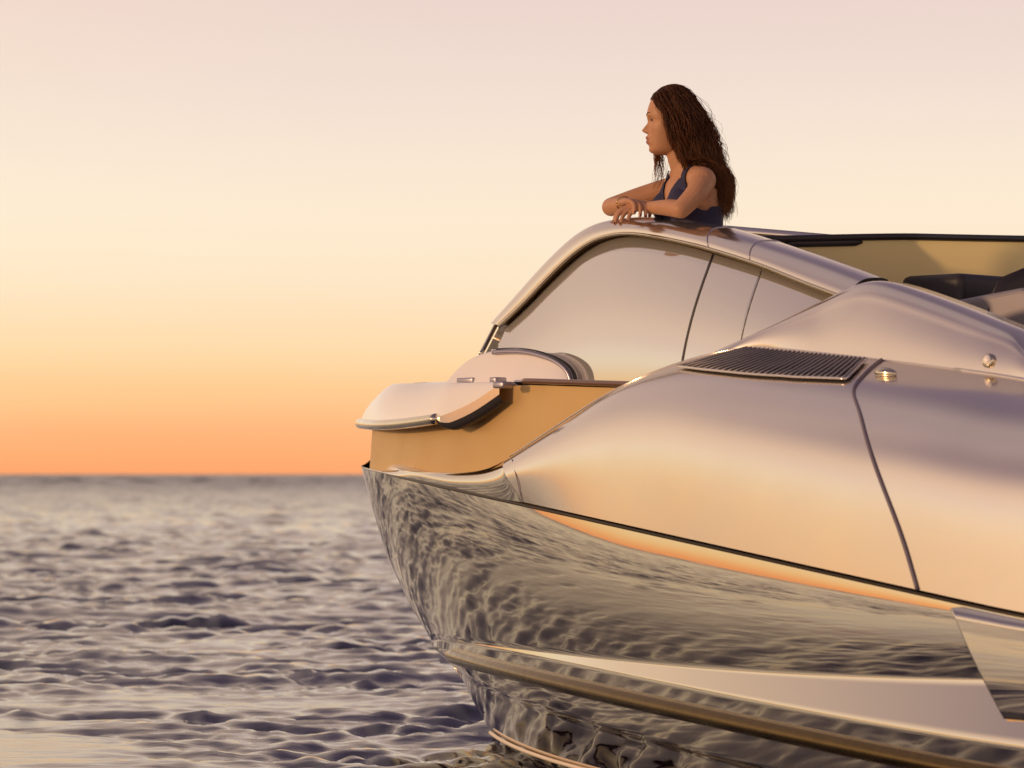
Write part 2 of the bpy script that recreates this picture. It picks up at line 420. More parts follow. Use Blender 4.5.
# ------------------------------------------------------------------ cockpit coaming (wing)
W_px = [(722, 354, .43), (778, 325, .50), (830, 298, .545), (858, 284.5, .56), (876, 280, .57), (898, 284, .575), (950, 302, .58), (1024, 331, .58), (1100, 362, .58)]
W_pts = [solve(px, py, lambda u, d=d: vs(u) - d) for px, py, d in W_px]
W_pts += [(6.8, 1.375, W_pts[-1][2] - .22), (9, 1.38, W_pts[-1][2] - .34), (11.4, 1.38, W_pts[-1][2] - .4)]
W_c = curve(W_pts, 300, 3)
ua = W_c[:, 0]
def Tat(u): return np.array([u, np.interp(u, T_c[:, 0], T_c[:, 1]), np.interp(u, T_c[:, 0], T_c[:, 2])])
wg = []
for t in np.linspace(0, 1, 10):
    row = []
    for w in W_c:
        b = Tat(w[0]); b = b + np.array([0, -.012, -.012]); top = w.copy(); top[2] = b[2] + (w[2] - b[2]) - min(.06, .3 * (w[2] - b[2])); top[1] += .075
        row.append(b * (1 - t) + top * t + np.array([0, .004 * math.sin(math.pi * t), 0]))
    wg.append(row)
for a in np.linspace(.15, 1, 9):
    row = []
    for w in W_c:
        b = Tat(w[0]); b[2] -= .012; lo = b[2] + (w[2] - b[2]) - min(.06, .3 * (w[2] - b[2])); h = w[2] - lo; th = a * math.pi / 2
        row.append((w[0], w[1] + .075 - .085 * (1 - math.cos(th)), lo + h * math.sin(th)))
    wg.append(row)
wg.append([(w[0], w[1] - .10, w[2] - .002) for w in W_c]); wg.append([(w[0], w[1] - .115, w[2] - .02) for w in W_c]); wg.append([(w[0], w[1] - .13, .85) for w in W_c])
both('coaming', wg, M['silver'])
# crease line along the coaming foot
both_tube('coaming_bead', [Tat(u) + np.array([0, .002, .001]) for u in np.linspace(T_c[60, 0], 11.3, 120)], .006, M['silver'], n=8)

def stud(px, py, kind):
    if kind == 'shoulder':
        p, n = on_shoulder(px, py)
    else:
        A_ = np.array(wg[:10]); X = wx(A_[..., 0], A_[..., 1]); Y = wy(A_[..., 0], A_[..., 1])
        d = (CX + FPX * X / Y - px) ** 2 + (HY - FPX * (A_[..., 2] - HC) / Y - py) ** 2
        j, i = np.unravel_index(np.argmin(d), d.shape); p = A_[j, i]; n = np.array([0, .97, .24])
    for s_ in (1, -1):
        q = np.array([p[0], -s_ * p[1], p[2]]); m = np.array([n[0], -s_ * n[1], n[2]])
        if kind == 'shoulder':      # bullet-shaped lamp lying along the panel
            MB().tube([q + m * .008 + np.array([.085 * (x - .5), 0, -.006 * (x - .5)]) for x in np.linspace(0, 1, 16)], [.019 * math.sqrt(max(0, 1 - (2 * x - 1) ** 2)) * (1.1 - .35 * x) + .001 for x in np.linspace(0, 1, 16)], 16).obj('deck_nozzle', M['steel'], yacht)
        else:
            o = MB().tube([q - m * .004, q + m * .008, q + m * .013], [.023, .023, .018], 20).obj('side_lamp', M['steel'], yacht)
            o.scale = (1, 1, 1)
            MB().sphere(q + m * .010, (.014, .011, .016), 10).obj('lens', M['pearl'], o)
stud(888, 377, 'shoulder'); stud(991, 360, 'coaming')

# ------------------------------------------------------------------ foredeck trunk (amber panels), deck, bow cap
def toff(u): return .034 + .041 * sstep(.15, .8, u) + .13 * sstep(1.2, 3.0, u)
def zdeck(u): return 1.437 - .042 * (u - 2.1) if u > 2.1 else 1.437 + .005 * (2.1 - u)
def ztrunk(u): return lerp(zcap_low(u) + .012, zdeck(u) - .012, sstep(1.55, 1.8, u))
tb = interp([0, .5, 1.0, 1.6, 2.2, 3.4], [1.12, 1.115, 1.10, 1.06, 1.0, .9])
uu = np.concatenate([np.linspace(0, 1, 60) ** 2 * 1.2, np.linspace(1.2, 3.6, 60)[1:]])
def zcap_low(u): return float(np.interp(u, [0, .3, .9, 1.45, 1.75, 2.05, 2.3, 4], [1.305, 1.305, 1.300, 1.292, 1.325, 1.40, 1.437, 1.437]))
tp = []
for t in np.linspace(0, 1, 10):
    tp.append([(u + .03 * (1 - sstep(0, .5, u)), max(0, vs(u) - toff(u)) * 1.0 * (1 if u > 0 else 0) - .02 * t * sstep(0, .3, u), lerp(tb(u), ztrunk(u), t)) for u in uu])
tp = np.array(tp); tp[..., 1] = np.maximum(tp[..., 1], 0)
both('foredeck_side', tp, M['amberpanel'])
# deck with a teak covering edge
edge = [(u, max(0, vs(u) - toff(u) - .005 - .2 * (1 - sstep(1.8, 2.15, u))), zdeck(u)) for u in np.linspace(1.0, 3.6, 50)]
dk = MB()
P = [[(u + .05 * (1 - sstep(0, .5, u)), -v * s, z + .02 * (1 - s * s)) for s in np.linspace(-1, 1, 15)] for u, v, z in edge]
dk.grid(P).obj('foredeck', M['pearl'], yacht)
both_tube('toe_rail', [(u, vs(u) - toff(u) + .0, zdeck(u) + .003) for u in np.linspace(2.08, 3.0, 60)], .010, M['teak'], n=8)

# bow cap: hooded nose over the trunk
capL = [(358, 424), (375, 424), (400, 423), (436, 418), (452, 413), (470, 405), (486, 395), (500, 385)]
capU = [(380, 392), (395, 389), (412, 387), (436, 385), (455, 384), (472, 383), (486, 382), (500, 381)]
def gcl(u): return vs(u) + .004 - .105 * sstep(1.45, 2.1, u)
cl = [solve(px, py, gcl) for px, py in capL]
cl[0] = solve(358, 424, gcl); 
cl = [(.012, 0, cl[0][2]), (.02, vs(.03) * .8, cl[0][2]), (.06, gcl(.06), cl[0][2]), (.2, gcl(.2), cl[0][2])] + [c for c in cl if c[0] > .28]
clc = curve(cl, 110, 5)
zU = 1.475
cp = []
for t in np.linspace(0, 1, 14):
    row = []
    for (u, v, z) in clc:
        ins = .105 * (1 - sstep(1.1, 1.9, u)) + .02
        th = t * R(76); a = (1 - math.cos(th)) / (1 - math.cos(R(76))); h = math.sin(th) / math.sin(R(76))
        sc = max(0, v - ins * (.35 * t + .65 * a)) 
        row.append((u + ins * (.35 * t + .65 * a) * (1 - sstep(.0, .7, u)), sc, z + (zU - .036 * sstep(.3, 2.1, u) - z) * h))
    cp.append(row)
for k in (.9, .8, .6, .3, 0):
    row = []
    for (u, v, z), e_ in zip(clc, cp[13]):
        row.append((e_[0] + (1 - k) * .12 * (1 - sstep(0, .5, u)), e_[1] * k, e_[2] + .02 * (1 - k)))
    cp.append(row)
both('bow_cap', cp, M['pearl'])
endc = [r[-1] for r in cp[:14]]
for s_ in (1, -1):
    pl_ = [(p[0] + .002, -s_ * p[1], p[2]) for p in endc] + [(endc[0][0], -s_ * (endc[0][1] - .10), endc[0][2]), (endc[-1][0], -s_ * (endc[-1][1] - .05), endc[-1][2])]
    MB().add(pl_, [tuple(range(14)) + (15, 14)]).obj('cap_end', M['lilac'], yacht, smooth=False)
# mirror bevel under the cap's after edge, gasket below it, chrome nose bar forward
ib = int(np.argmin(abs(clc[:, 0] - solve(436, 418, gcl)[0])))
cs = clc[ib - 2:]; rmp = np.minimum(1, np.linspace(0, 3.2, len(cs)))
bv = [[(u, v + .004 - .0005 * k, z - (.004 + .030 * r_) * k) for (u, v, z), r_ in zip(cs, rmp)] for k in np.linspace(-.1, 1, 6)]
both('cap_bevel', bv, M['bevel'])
both('cap_gasket', [[(u + .015 * k, v + .002 - .03 * k, z - .004 - .030 * r_ - (.008 + .020 * r_) * math.sin(min(k * 4, 1.57))) for (u, v, z), r_ in zip(cs, rmp)] for k in np.linspace(0, 1, 8)], M['rubber'])
both('cap_soffit', [[(u + .03 * k * (1 - sstep(0, .5, u)), max(0, v - .14 * k), z - .014 + .01 * k) for (u, v, z) in clc[:ib + 8]] for k in np.linspace(0, 1, 5)], M['rubber'])
both_tube('nose_bar', [(u, v + .002, z - .004) for (u, v, z) in clc[:ib + 1]], .021, M['steel'], n=14)

# cleats on the deck edge
def local_px(px, py, v): u, v, z = solve(px, py, v); return u, v, z
for (px, py, w, h, nm) in ((470, 380.5, .045, .010, 'mooring_cleat'), (498, 380, .018, .010, 'deck_fitting')):
    u, v, z = solve(px, py, lambda u: vs(u) - .16)
    for s_ in (1, -1):
        b = MB().box((u, -s_ * v, z), (w, .03, h)); b.box((u, -s_ * v, z - h - .006), (w * .5, .02, .01)); b.obj(nm, M['lilac'], yacht, bevel=.005)
u, v, z = solve(503, 385, lambda u: vs(u) - .06)
for s_ in (1, -1): MB().box((u, -s_ * v, z), (.028, .028, .012)).obj('edge_block', M['lilac'], yacht, bevel=.006)

# raised foredeck hood in front of the windscreen
hd_px = [(447, 379), (458, 367), (472, 357), (490, 351), (510, 349), (530, 350), (550, 355), (563, 361), (571, 368), (575, 376), (576, 386)]
hd = [solve(px, py, .93) for px, py in hd_px]
hc = curve(hd, 70, 3)
H = []
for t in np.linspace(0, 1, 5):
    H.append([(u, .985 - .05 * t, zdeck(u) - .02 + (z - .018 - zdeck(u) + .02) * t) for u, v, z in hc])
for a in np.linspace(.2, 1, 5):
    H.append([(u, .935 - .022 * (1 - math.cos(a * math.pi / 2)), z - .018 + .018 * math.sin(a * math.pi / 2)) for u, v, z in hc])
for k in np.linspace(.93, 0, 7):
    H.append([(min(u, 1.60) - .12 * (1 - k * k), .913 * k, z + .05 * (1 - k * k)) for u, v, z in hc])
both('foredeck_hood', H, M['pearl'])
i0 = 26
both('hood_trim', [[(u + .008 * sstep(45, 69, i), 0.948 - .022 * k, z + .001 + .004 * math.sin(k * math.pi)) for i, (u, v, z) in enumerate(hc[i0:], i0)] for k in np.linspace(0, 1, 6)], M['rubber'])
both_tube('hood_bead', [(u - .010 * sstep(40, 69, i), .945, z - .010) for i, (u, v, z) in enumerate(hc[i0:], i0)], .009, M['lilac'], n=8)

# ------------------------------------------------------------------ cabin sides: glass, roof rail, seals
def ggb(u): return .80 + (u - 1.5) * .165
def gga(u): return ggb(u) - .085
out_px = [(497, 323), (520, 296), (540, 273), (560, 252), (580, 234), (600, 223), (624, 218), (650, 217), (690, 222), (720, 228), (760, 240), (800, 253), (840, 267), (869, 278)]
low_px = [(499, 325), (524, 301), (543, 281), (562, 262), (580, 247), (598, 237), (622, 232), (650, 234), (690, 242), (716, 249), (760, 263), (800, 279), (832, 291), (848, 297)]
sea_px = [(507, 325), (529, 304), (547, 285), (565, 268), (584, 252), (602, 243), (624, 238), (651, 240), (690, 248), (714, 255), (760, 270), (800, 285), (829, 297), (840, 301)]
oc = curve([solve(px, py, lambda u: gga(u) - .055) for px, py in out_px], 200, 6)
lc = curve([solve(px, py, lambda u: gga(u) + .03) for px, py in low_px], 200, 6)
sc_ = curve([solve(px, py, gga) for px, py in sea_px], 200, 6)
rl = []
for t in np.linspace(0, 1, 10):
    th = t * R(80); a = (1 - math.cos(th)) / (1 - math.cos(R(80))); h = math.sin(th) / math.sin(R(80))
    P_ = lc.copy(); P_[:, 0] = lerp(lc[:, 0], oc[:, 0], h); P_[:, 2] = lerp(lc[:, 2], oc[:, 2], h); P_[:, 1] = lerp(lc[:, 1], oc[:, 1], a); rl.append(P_)
for d, dz in ((.03, .003), (.07, .004), (.10, 0), (.115, -.02), (.115, -.06)):
    P_ = oc.copy(); P_[:, 1] -= d; P_[:, 2] += dz; rl.append(P_)
rails = both('roof_rail', rl, M['silver'])
# close the after end of the rail
for s_, par in zip((1, -1), rails):
    ring = [r[-1] for r in rl]; c = np.mean(ring, 0)
    MB().add([(p[0], -s_ * p[1], p[2]) for p in ring] + [(c[0], -s_ * c[1], c[2])], [(i, i + 1, len(ring)) for i in range(len(ring) - 1)]).obj('rail_end', M['rubber'], par, smooth=False)
    for px in (718, 762):
        i = int(np.argmin([abs(CX + FPX * wx(p[0], p[1]) / wy(p[0], p[1]) - px) for p in oc]))
        pts = [r[i] for r in rl[:13]]
        MB().tube([(p[0], -s_ * (p[1] + .0005), p[2] + .0008) for p in pts], .0022, 6).obj('rail_joint', M['lilac'], par)
seals = both('window_seal', [lc * (1 - t) + sc_ * t + np.array([0, -.03 * t + .0 * t + .012 * math.sin(t * math.pi * 3) ** 2, 0]) for t in np.linspace(0, 1, 12)], M['seal'])
both_tube('seal_bead', lc + np.array([0, .0, -.006]), .006, M['steel'], n=6)
# glass panes
def gbase(u): return np.array([u, ggb(u), 1.38])
p_front = solve(483, 350, ggb)
top_i = sc_
def pane(i0, i1, uf, ur, first=False):
    top = top_i[i0:i1 + 1]; n = len(top); rowsP = []
    for t in np.linspace(0, 1, 12):
        row = []
        for k, p in enumerate(top):
            q = k / (n - 1); b = np.array([lerp(uf, ur, q), ggb(lerp(uf, ur, q)), 1.36])
            row.append(p * (1 - t) + b * t + np.array([0, -.012 + .03 * math.sin(math.pi * t), 0]))
        rowsP.append(row)
    return both('side_window', rowsP, M['glass'], thick=.008)
def pxu(px, py, g): return solve(px, py, g)[0]
def i_near(px):
    X = CX + FPX * wx(sc_[:, 0], sc_[:, 1]) / wy(sc_[:, 0], sc_[:, 1]); return int(np.argmin(abs(X - px)))
ia, ibb = i_near(713), i_near(762)
# foot stations of the two dividers on the glass plan (continued below the shoulder)
u0f = p_front[0]; u1 = pxu(676, 372, ggb); u2 = pxu(733, 365, ggb); u3 = pxu(800, 365, ggb)
pn1 = pane(0, ia, u0f + .02, u1); pn2 = pane(ia, ibb, u1, u2); pn3 = pane(ibb, 199, u2, u3)
for i_, u_, r_ in ((ia, u1, .0075), (ibb, u2, .005)):
    a = sc_[i_]; b = np.array([u_, ggb(u_), 1.36])
    both_tube('window_divider', [a * (1 - t) + b * t + np.array([0, -.008 + .03 * math.sin(math.pi * t), 0]) for t in np.linspace(0, 1, 14)], r_, M['rubber'], n=8)
# front corner post
fp = np.array(p_front); ft = oc[0]
post = [fp + (ft - fp) * t for t in np.linspace(-.15, 1.02, 10)]
both_tube('corner_post', post, .009, M['steel'], n=8)
# windscreen: raked glass between the two corner posts, and the roof header behind it
frontc = np.vstack([[fp + (oc[0] - fp) * t for t in np.linspace(-.3, .98, 12)], oc[:85]])
ws = []
for p in frontc[:60]:
    ws.append([(p[0] - .16 * (1 - s * s), -(p[1] - .02) * s, p[2] + .02 * (1 - s * s) - .003) for s in np.linspace(-1, 1, 15)])
MB().grid(ws).obj('windscreen', M['glass'], yacht)
hdR = []
for p in frontc[59:]:
    hdR.append([(p[0] - .16 * (1 - s * s), -(p[1] - .06) * s, p[2] + .02 * (1 - s * s) - .004) for s in np.linspace(-1, 1, 15)])
roof = MB().grid(hdR).obj('roof_header', M['silver'], yacht)
so = roof.modifiers.new('t', 'SOLIDIFY'); so.thickness = .04; so.offset = -1

# ------------------------------------------------------------------ amber cockpit screen
def scr_u(v): return 3.10 - .36 * sstep(.2, .9, v) - .06 * (1 - (v / 1.3) ** 2)
sp = []
tz = interp([-1.6, 1.05], [2.03, 1.925])
for z in np.linspace(0, 1, 6):
    sp.append([(scr_u(v) + .10 * z, -v, lerp(1.45, tz(v), z)) for v in np.linspace(.84, -1.35, 30)])
scr = MB().grid(sp).obj('cockpit_screen', M['amber'], yacht)
scr['label'] = 'amber tinted cockpit screen with black top rail'
top = [(scr_u(v) + .10, -v, tz(v) + .004) for v in np.linspace(.84, -1.35, 40)]
MB().tube(top, .016, 10, squash=.8).obj('screen_rail', M['rubber'], scr)
mid = [(scr_u(v) + .095, -v, tz(v) - .014) for v in np.linspace(.66, .42, 12)]
MB().tube(mid, [.004] + [.014] * 10 + [.004], 8).obj('rail_bracket', M['rubber'], scr)

# ------------------------------------------------------------------ cockpit and cabin interior
sole = MB().grid([[(u, v, .78) for v in np.linspace(-min(1.25, vs(u) - .3), min(1.25, vs(u) - .3), 5)] for u in np.linspace(1.0, 11.3, 12)]).obj('cockpit_sole', M['teak'], yacht)
MB().box((3.33, 0.12, 1.64), (.14, .50, .17)).obj('dashboard', M['leather'], yacht, bevel=.03)
def prism(name, prof, v0, v1, mat, bevel=.02, parent=yacht):
    b = MB(); n = len(prof)
    b.v = [(u, -v0, z) for u, z in prof] + [(u, -v1, z) for u, z in prof]
    b.f = [tuple(range(n)), tuple(range(n, 2 * n))[::-1]] + [(i, (i + 1) % n, n + (i + 1) % n, n + i)[::-1] for i in range(n)]
    return b.obj(name, mat, parent, smooth=False, bevel=bevel)
# helm seat: rounded dark shell beside the console
def seat(v, u):
    bk = []
    for t in np.linspace(0, 1, 14):
        row = []
        for a in np.linspace(-1, 1, 17):
            w = .52 * (1 - max(0, t - .55) ** 2 * 1.2)
            z = 1.12 + .73 * t - .10 * abs(a) ** 4 * t; row.append((u + .12 * t + .12 * (1 - a * a), -(v + a * w), z))
        bk.append(row)
    o = MB().grid(bk).obj('helm_seat', M['leather'], yacht); s = o.modifiers.new('t', 'SOLIDIFY'); s.thickness = .07
    MB().box((u - .08, -v, 1.14), (.28, .5, .07)).obj('cushion', M['leather'], o, bevel=.04)
seat(.06, 3.55)
prism('console', [(3.46, 1.3), (3.46, 1.685), (3.54, 1.70), (3.84, 1.735), (3.92, 1.72), (4.02, 1.3)], .55, .08, M['satin'])
prism('console_side', [(3.94, 1.3), (3.935, 1.725), (4.2, 1.68), (4.25, 1.3)], .52, .06, M['leather'])

# ------------------------------------------------------------------ person leaning on the roof rail
YP = 11.70
def wp(px, py, dy=0.0):
    Y = YP + dy; return np.array([(px - CX) / FPX * Y, Y, HC + (HY - py) / FPX * Y])
LAT = np.array([.36, -.93, 0.0]); FWD = np.array([-.93, -.36, 0.0])
def build_person():
    b = MB()
    def ring_body(rings):
        P = []
        for c, wl, wf, wb in rings:
            row = []
            for a in np.linspace(0, 2 * math.pi, 40, endpoint=False):
                ca, sa = math.cos(a), math.sin(a)
                e = lambda q, p=.85: math.copysign(abs(q) ** p, q)
                row.append(c + LAT * wl * e(ca) + FWD * (wf if sa > 0 else wb) * e(sa))
            P.append(row)
        k = len(b.v); b.grid(P, closeu=True)
        b.f.append(tuple(range(k, k + 40))[::-1]); m = len(b.v); b.f.append(tuple(range(m - 40, m)))
    torso = [(wp(685, 176), .06, .045, .05), (wp(687, 183), .125, .065, .07), (wp(689, 192), .148, .085, .09), (wp(691, 205), .140, .098, .095),
             (wp(693, 220), .128, .092, .09), (wp(697, 240), .118, .082, .08), (wp(700, 258), .120, .085, .085), (wp(702, 280), .150, .10, .105),
             (wp(703, 300), .168, .105, .12), (wp(703, 318), .165, .10, .115), (wp(703, 330), .12, .08, .09)]
    ring_body(torso)
    def tube(pts, rad, n=16, sub=5):
        p = curve(pts, sub * (len(pts) - 1) + 1, 1); s0 = np.linspace(0, 1, len(pts)); 
        d = np.concatenate([[0], np.cumsum(np.linalg.norm(np.diff(np.array(pts), axis=0), axis=1))]); d /= d[-1]
        r = np.interp(np.linspace(0, 1, len(p)), d, rad)
        b.tube(p, r, n); b.sphere(p[0], r[0] * .99, 8); b.sphere(p[-1], r[-1] * .99, 8)
    # bust
    for s in (1, -1): b.sphere(wp(692, 206) + FWD * .062 + LAT * .068 * s, (.058, .058, .056), 12)
    # neck and trapezius
    tube([wp(688, 182), wp(683, 168), wp(677, 146)], [.056, .046, .046])
    sn, sf = wp(702.5, 180.5, -.15), wp(675, 188, .165)
    tube([wp(682, 166), wp(693, 175, -.07), sn], [.035, .042, .05]); tube([wp(682, 166), wp(679, 178, .08), sf], [.035, .040, .046])
    # near arm
    en, wn = wp(681, 209.5, -.235), wp(650, 207.5, -.055)
    tube([sn + np.array([0, 0, -.004]), sn * .55 + en * .45 + np.array([.012, -.012, 0]), en], [.048, .040, .033])
    tube([en, en * .62 + wn * .38 + np.array([0, 0, .004]), wn], [.033, .031, .0225])
    # far arm
    ef, wf_ = wp(611, 207, .20), wp(625, 203.5, .05)
    tube([sf, sf * .5 + ef * .5 + np.array([0, .01, .004]), ef], [.046, .040, .035])
    tube([ef, ef * .6 + wf_ * .4, wf_], [.035, .033, .0235])
    # hands
    nails = []
    def hand(wr, kn, side, chains, thumb):
        """palm from wrist to knuckle row; four fingers of unequal length, thumb off the side"""
        mid = (wr + kn) / 2
        ks = [kn + side * o for o in (-.029, -.0098, .0098, .028)]
        for k_, o in zip(ks, (-.018, -.006, .006, .018)):
            tube([wr + side * o, (wr + side * o) * .4 + k_ * .6 + np.array([0, 0, .003]), k_], [.0125, .0125, .0105], 10, 3)
        for k_, ch, ln in zip(ks, chains, (.92, 1.04, 1.0, .80)):
            pts = [k_]; 
            for d, l in zip(ch, (.038, .025, .020)): pts.append(pts[-1] + np.array(d) / np.linalg.norm(d) * l * ln)
            tube(pts, [.0098, .0088, .0078, .0064], 10, 4); nails.append((pts[-1], np.array(ch[-1]) / np.linalg.norm(ch[-1]), side))
        pts = [wr * .75 + kn * .25 + side * thumb[0]]
        for d, l in zip(thumb[1:], (.032, .030, .024)): pts.append(pts[-1] + np.array(d) / np.linalg.norm(d) * l)
        tube(pts, [.013, .0115, .0095, .0072], 10, 4)
    # near hand: laid over the rail, fingers hanging down its outer face
    kn = wp(631.5, 208.5, -.055)
    sd = np.array([.62, -.70, -.12]); sd /= np.linalg.norm(sd)
    fl = [[(-.80, -.25, -.42), (-.45, -.22, -.85), (-.25, -.12, -1)], [(-.86, -.20, -.40), (-.50, -.2, -.85), (-.28, -.1, -1)],
          [(-.80, -.30, -.45), (-.45, -.22, -.88), (-.22, -.1, -1)], [(-.70, -.38, -.5), (-.40, -.2, -.9), (-.2, -.1, -1)]]
    hand(wn, kn, sd, fl, (-.022, (-.5, .75, -.1), (-.75, .4, -.15), (-.9, .1, -.2)))
    # far hand: resting across the back of the near one, fingers curled round it
    kf = wp(637, 202.5, -.045)
    sd2 = np.array([-.80, -.42, .1]); sd2 /= np.linalg.norm(sd2)
    fl2 = [[(.45, -.7, -.35), (.12, -.55, -.85), (-.10, -.2, -1)], [(.45, -.75, -.35), (.12, -.6, -.85), (-.10, -.2, -1)],
           [(.42, -.75, -.38), (.1, -.6, -.9), (-.10, -.2, -1)], [(.4, -.75, -.42), (.1, -.55, -.9), (-.10, -.2, -1)]]
    hand(wf_, kf, sd2, fl2, (-.022, (.75, -.15, .1), (.8, -.3, -.1), (.6, -.5, -.4)))
    # legs, standing on the cockpit sole
    fz = .78
    for s in (1, -1):
        hip = wp(710, 312) + LAT * .085 * s; ank = wp(711, 400) + LAT * .08 * s; ank[2] = fz + .075
        kne = (hip + ank) / 2 + FWD * .02
        tube([hip, hip * .5 + kne * .5 + FWD * .01, kne, kne * .6 + ank * .4 - FWD * .012, ank], [.088, .074, .053, .050, .034])
        tube([ank - FWD * .03 + np.array([0, 0, -.03]), ank + FWD * .06 + np.array([0, 0, -.035]), ank + FWD * .16 + np.array([0, 0, -.055])], [.037, .034, .019])
    # head: slices from crown to chin, profile of the face as traced
    T = np.array([(87, 667, 676, .020), (88.5, 662, 682, .038), (91, 658, 687, .052), (95, 654.2, 691, .062), (100, 651, 694, .069), (108, 648, 695.5, .0745), (115, 646.8, 695.5, .075),
                  (119, 647.8, 695, .0745), (122, 649.6, 694, .073), (127, 649.6, 692, .0715), (132, 649.2, 689, .068), (138, 649.2, 685, .062), (143, 649.6, 681, .057), (148, 649.8, 676, .050),
                  (151, 650.2, 672, .043), (153.3, 652.5, 668, .032), (155, 656.5, 665, .016)])
    nose = ([117, 119, 121, 123, 126, 129, 130.6, 132, 133.6, 135], [0, .8, 1.6, 2.6, 4.6, 7.2, 8.0, 6.6, 3.2, 0])
    lips = ([134.5, 136, 137.4, 139.4, 141, 143, 145, 147, 150, 152.5, 154], [0, 2.2, 4.4, 2.6, 3.4, 3.8, 1.2, .5, 1.2, .8, 0])
    py = np.linspace(87, 155, 100); PXM = YP / FPX; C0 = 671.0
    fr = curve(np.c_[T[:, 0], T[:, 1], T[:, 2], T[:, 3] * 1000], 400, 2)
    f_, bk, hw = (np.interp(py, fr[:, 0], fr[:, k]) for k in (1, 2, 3)); hw = hw / 1000
    hv = []
    for i, y in enumerate(py):
        row = []; zc = HC + (HY - y) * PXM
        af = (C0 - f_[i]) * PXM; ab = (bk[i] - C0) * PXM
        for a in np.linspace(-math.pi, math.pi, 120, endpoint=False):
            ca, sa = math.cos(a), math.sin(a)
            ex = 2 / 2.35
            x = (af if ca > 0 else ab) * math.copysign(abs(ca) ** ex, ca); yy = hw[i] * math.copysign(abs(sa) ** ex, sa)
            if ca > 0:
                sg = np.interp(y, [118, 126, 130.5, 134], [.006, .0085, .0125, .013])
                x += np.interp(y, *nose) * PXM * math.exp(-(yy / sg) ** 2) + np.interp(y, *lips) * PXM * math.exp(-(yy / .021) ** 2)
                for s in (1, -1):
                    x -= .0075 * math.exp(-((yy - s * .031) / .013) ** 2 - (((y - 120.5) * PXM) / .0085) ** 2)
                    x += .0030 * math.exp(-((yy - s * .034) / .02) ** 2 - (((y - 115.5) * PXM) / .006) ** 2)
                    x += .0035 * math.exp(-((yy - s * .043) / .014) ** 2 - (((y - 129) * PXM) / .014) ** 2)
            row.append((wp(C0, 100)[0] - x, YP + yy, zc))
        hv.append(row)
    k = len(b.v); b.grid(hv, closeu=True); b.f.append(tuple(range(k, k + 120))); m = len(b.v); b.f.append(tuple(range(m - 120, m))[::-1])
    raw = b.obj('person_raw', M['skin'])
    # one continuous skin
    rm = raw.modifiers.new('r', 'REMESH'); rm.mode = 'VOXEL'; rm.voxel_size = .0031; rm.use_smooth_shade = True
    sm = raw.modifiers.new('s', 'SMOOTH'); sm.factor = .5; sm.iterations = 3
    dg = bpy.context.evaluated_depsgraph_get(); me = bpy.data.meshes.new_from_object(raw.evaluated_get(dg))
    bpy.data.objects.remove(raw)
    me.name = 'person'; o = bpy.data.objects.new('person', me); COL.objects.link(o)
    me.materials.clear(); me.materials.append(M['skin']); me.materials.append(M['lips'])
    me.polygons.foreach_set('use_smooth', np.ones(len(me.polygons), bool))
    n = len(me.vertices); co = np.empty(n * 3); me.vertices.foreach_get('co', co); co = co.reshape(-1, 3)
    no = np.empty(n * 3); me.vertices.foreach_get('normal', no); no = no.reshape(-1, 3)
    # lips tint
    PY = HY - (co[:, 2] - HC) * FPX / co[:, 1]; PX = CX + co[:, 0] * FPX / co[:, 1]
    lipv = (np.abs(co[:, 1] - YP) < .021 * (1 - ((PY - 140) / 6.2) ** 2).clip(0)) & (PX < 650) & (np.abs(PY - 140.2) < 5.2)
    polys = [tuple(p.vertices) for p in me.polygons]
    mi = np.array([1 if all(lipv[v] for v in p) else 0 for p in polys], dtype=np.int32); me.polygons.foreach_set('material_index', mi); me.update()
    o['label'] = 'person in navy sleeveless top with long brown hair leaning folded arms on the yacht roof'; o['category'] = 'person'
    # swimsuit: follows the torso, V neck, low armholes
    rel = co - wp(690, 205); l = rel @ LAT; f = rel @ FWD; z = co[:, 2]
    zs = wp(0, 172)[2]; zv = wp(0, 204)[2]; zarm = wp(0, 213)[2]
    cz = np.interp(z, [wp(0, 330)[2], wp(0, 205)[2], wp(0, 176)[2]], [-.045 * .93, 0, .02]); 
    front = f > -.012
    zl = np.clip((z - zv) / (zs - zv), 0, 1); al = np.abs(l)
    neck_in = .004 + .076 * zl                     # inner edge of the straps
    arm = np.interp(z, [wp(0, 222)[2], zarm, wp(0, 200)[2], wp(0, 186)[2], wp(0, 170)[2]], [.30, .135, .118, .108, .112])
    fr_ok = front & (z < zs + .01) & (al < arm) & ((z < zv) | (al > neck_in))
    zb = wp(0, 205)[2]
    bk_ok = ~front & (z < zs + .01) & (((z > zb) & (al < arm) & (al > .05 * np.clip((z - zb) / .08, 0, 1))) | ((z <= zb) & (al < np.interp(z, [wp(0, 226)[2], zb], [.3, .10]))))
    low = z < wp(0, 226)[2]
    lim = np.interp(z, [wp(0, 330)[2], wp(0, 310)[2]], [.07, .2])
    inn = (fr_ok | bk_ok | (low & (z > wp(0, 322)[2]))) & (al < .2) & (np.hypot(l, f) < np.where(f > 0, .165, .215)) & (f < .126)
    # keep arms and hands out of it
    def segd(a, c):
        d = c - a; t = np.clip(((co - a) @ d) / (d @ d), 0, 1); return np.linalg.norm(co - a - t[:, None] * d, axis=1)
    armd = np.minimum.reduce([segd(sn * .8 + en * .2, en) - .052, segd(en, wn) - .045, segd(sf * .8 + ef * .2, ef) - .05, segd(ef, wf_) - .045])
    inn &= armd > 0
    sel = [p for p in polys if all(inn[v] for v in p)]
    used = sorted({v for p in sel for v in p}); mp = {v: i for i, v in enumerate(used)}
    ec = {}
    for p in sel:
        for a_, c_ in zip(p, p[1:] + p[:1]): ec[(min(a_, c_), max(a_, c_))] = ec.get((min(a_, c_), max(a_, c_)), 0) + 1
    nb = {}
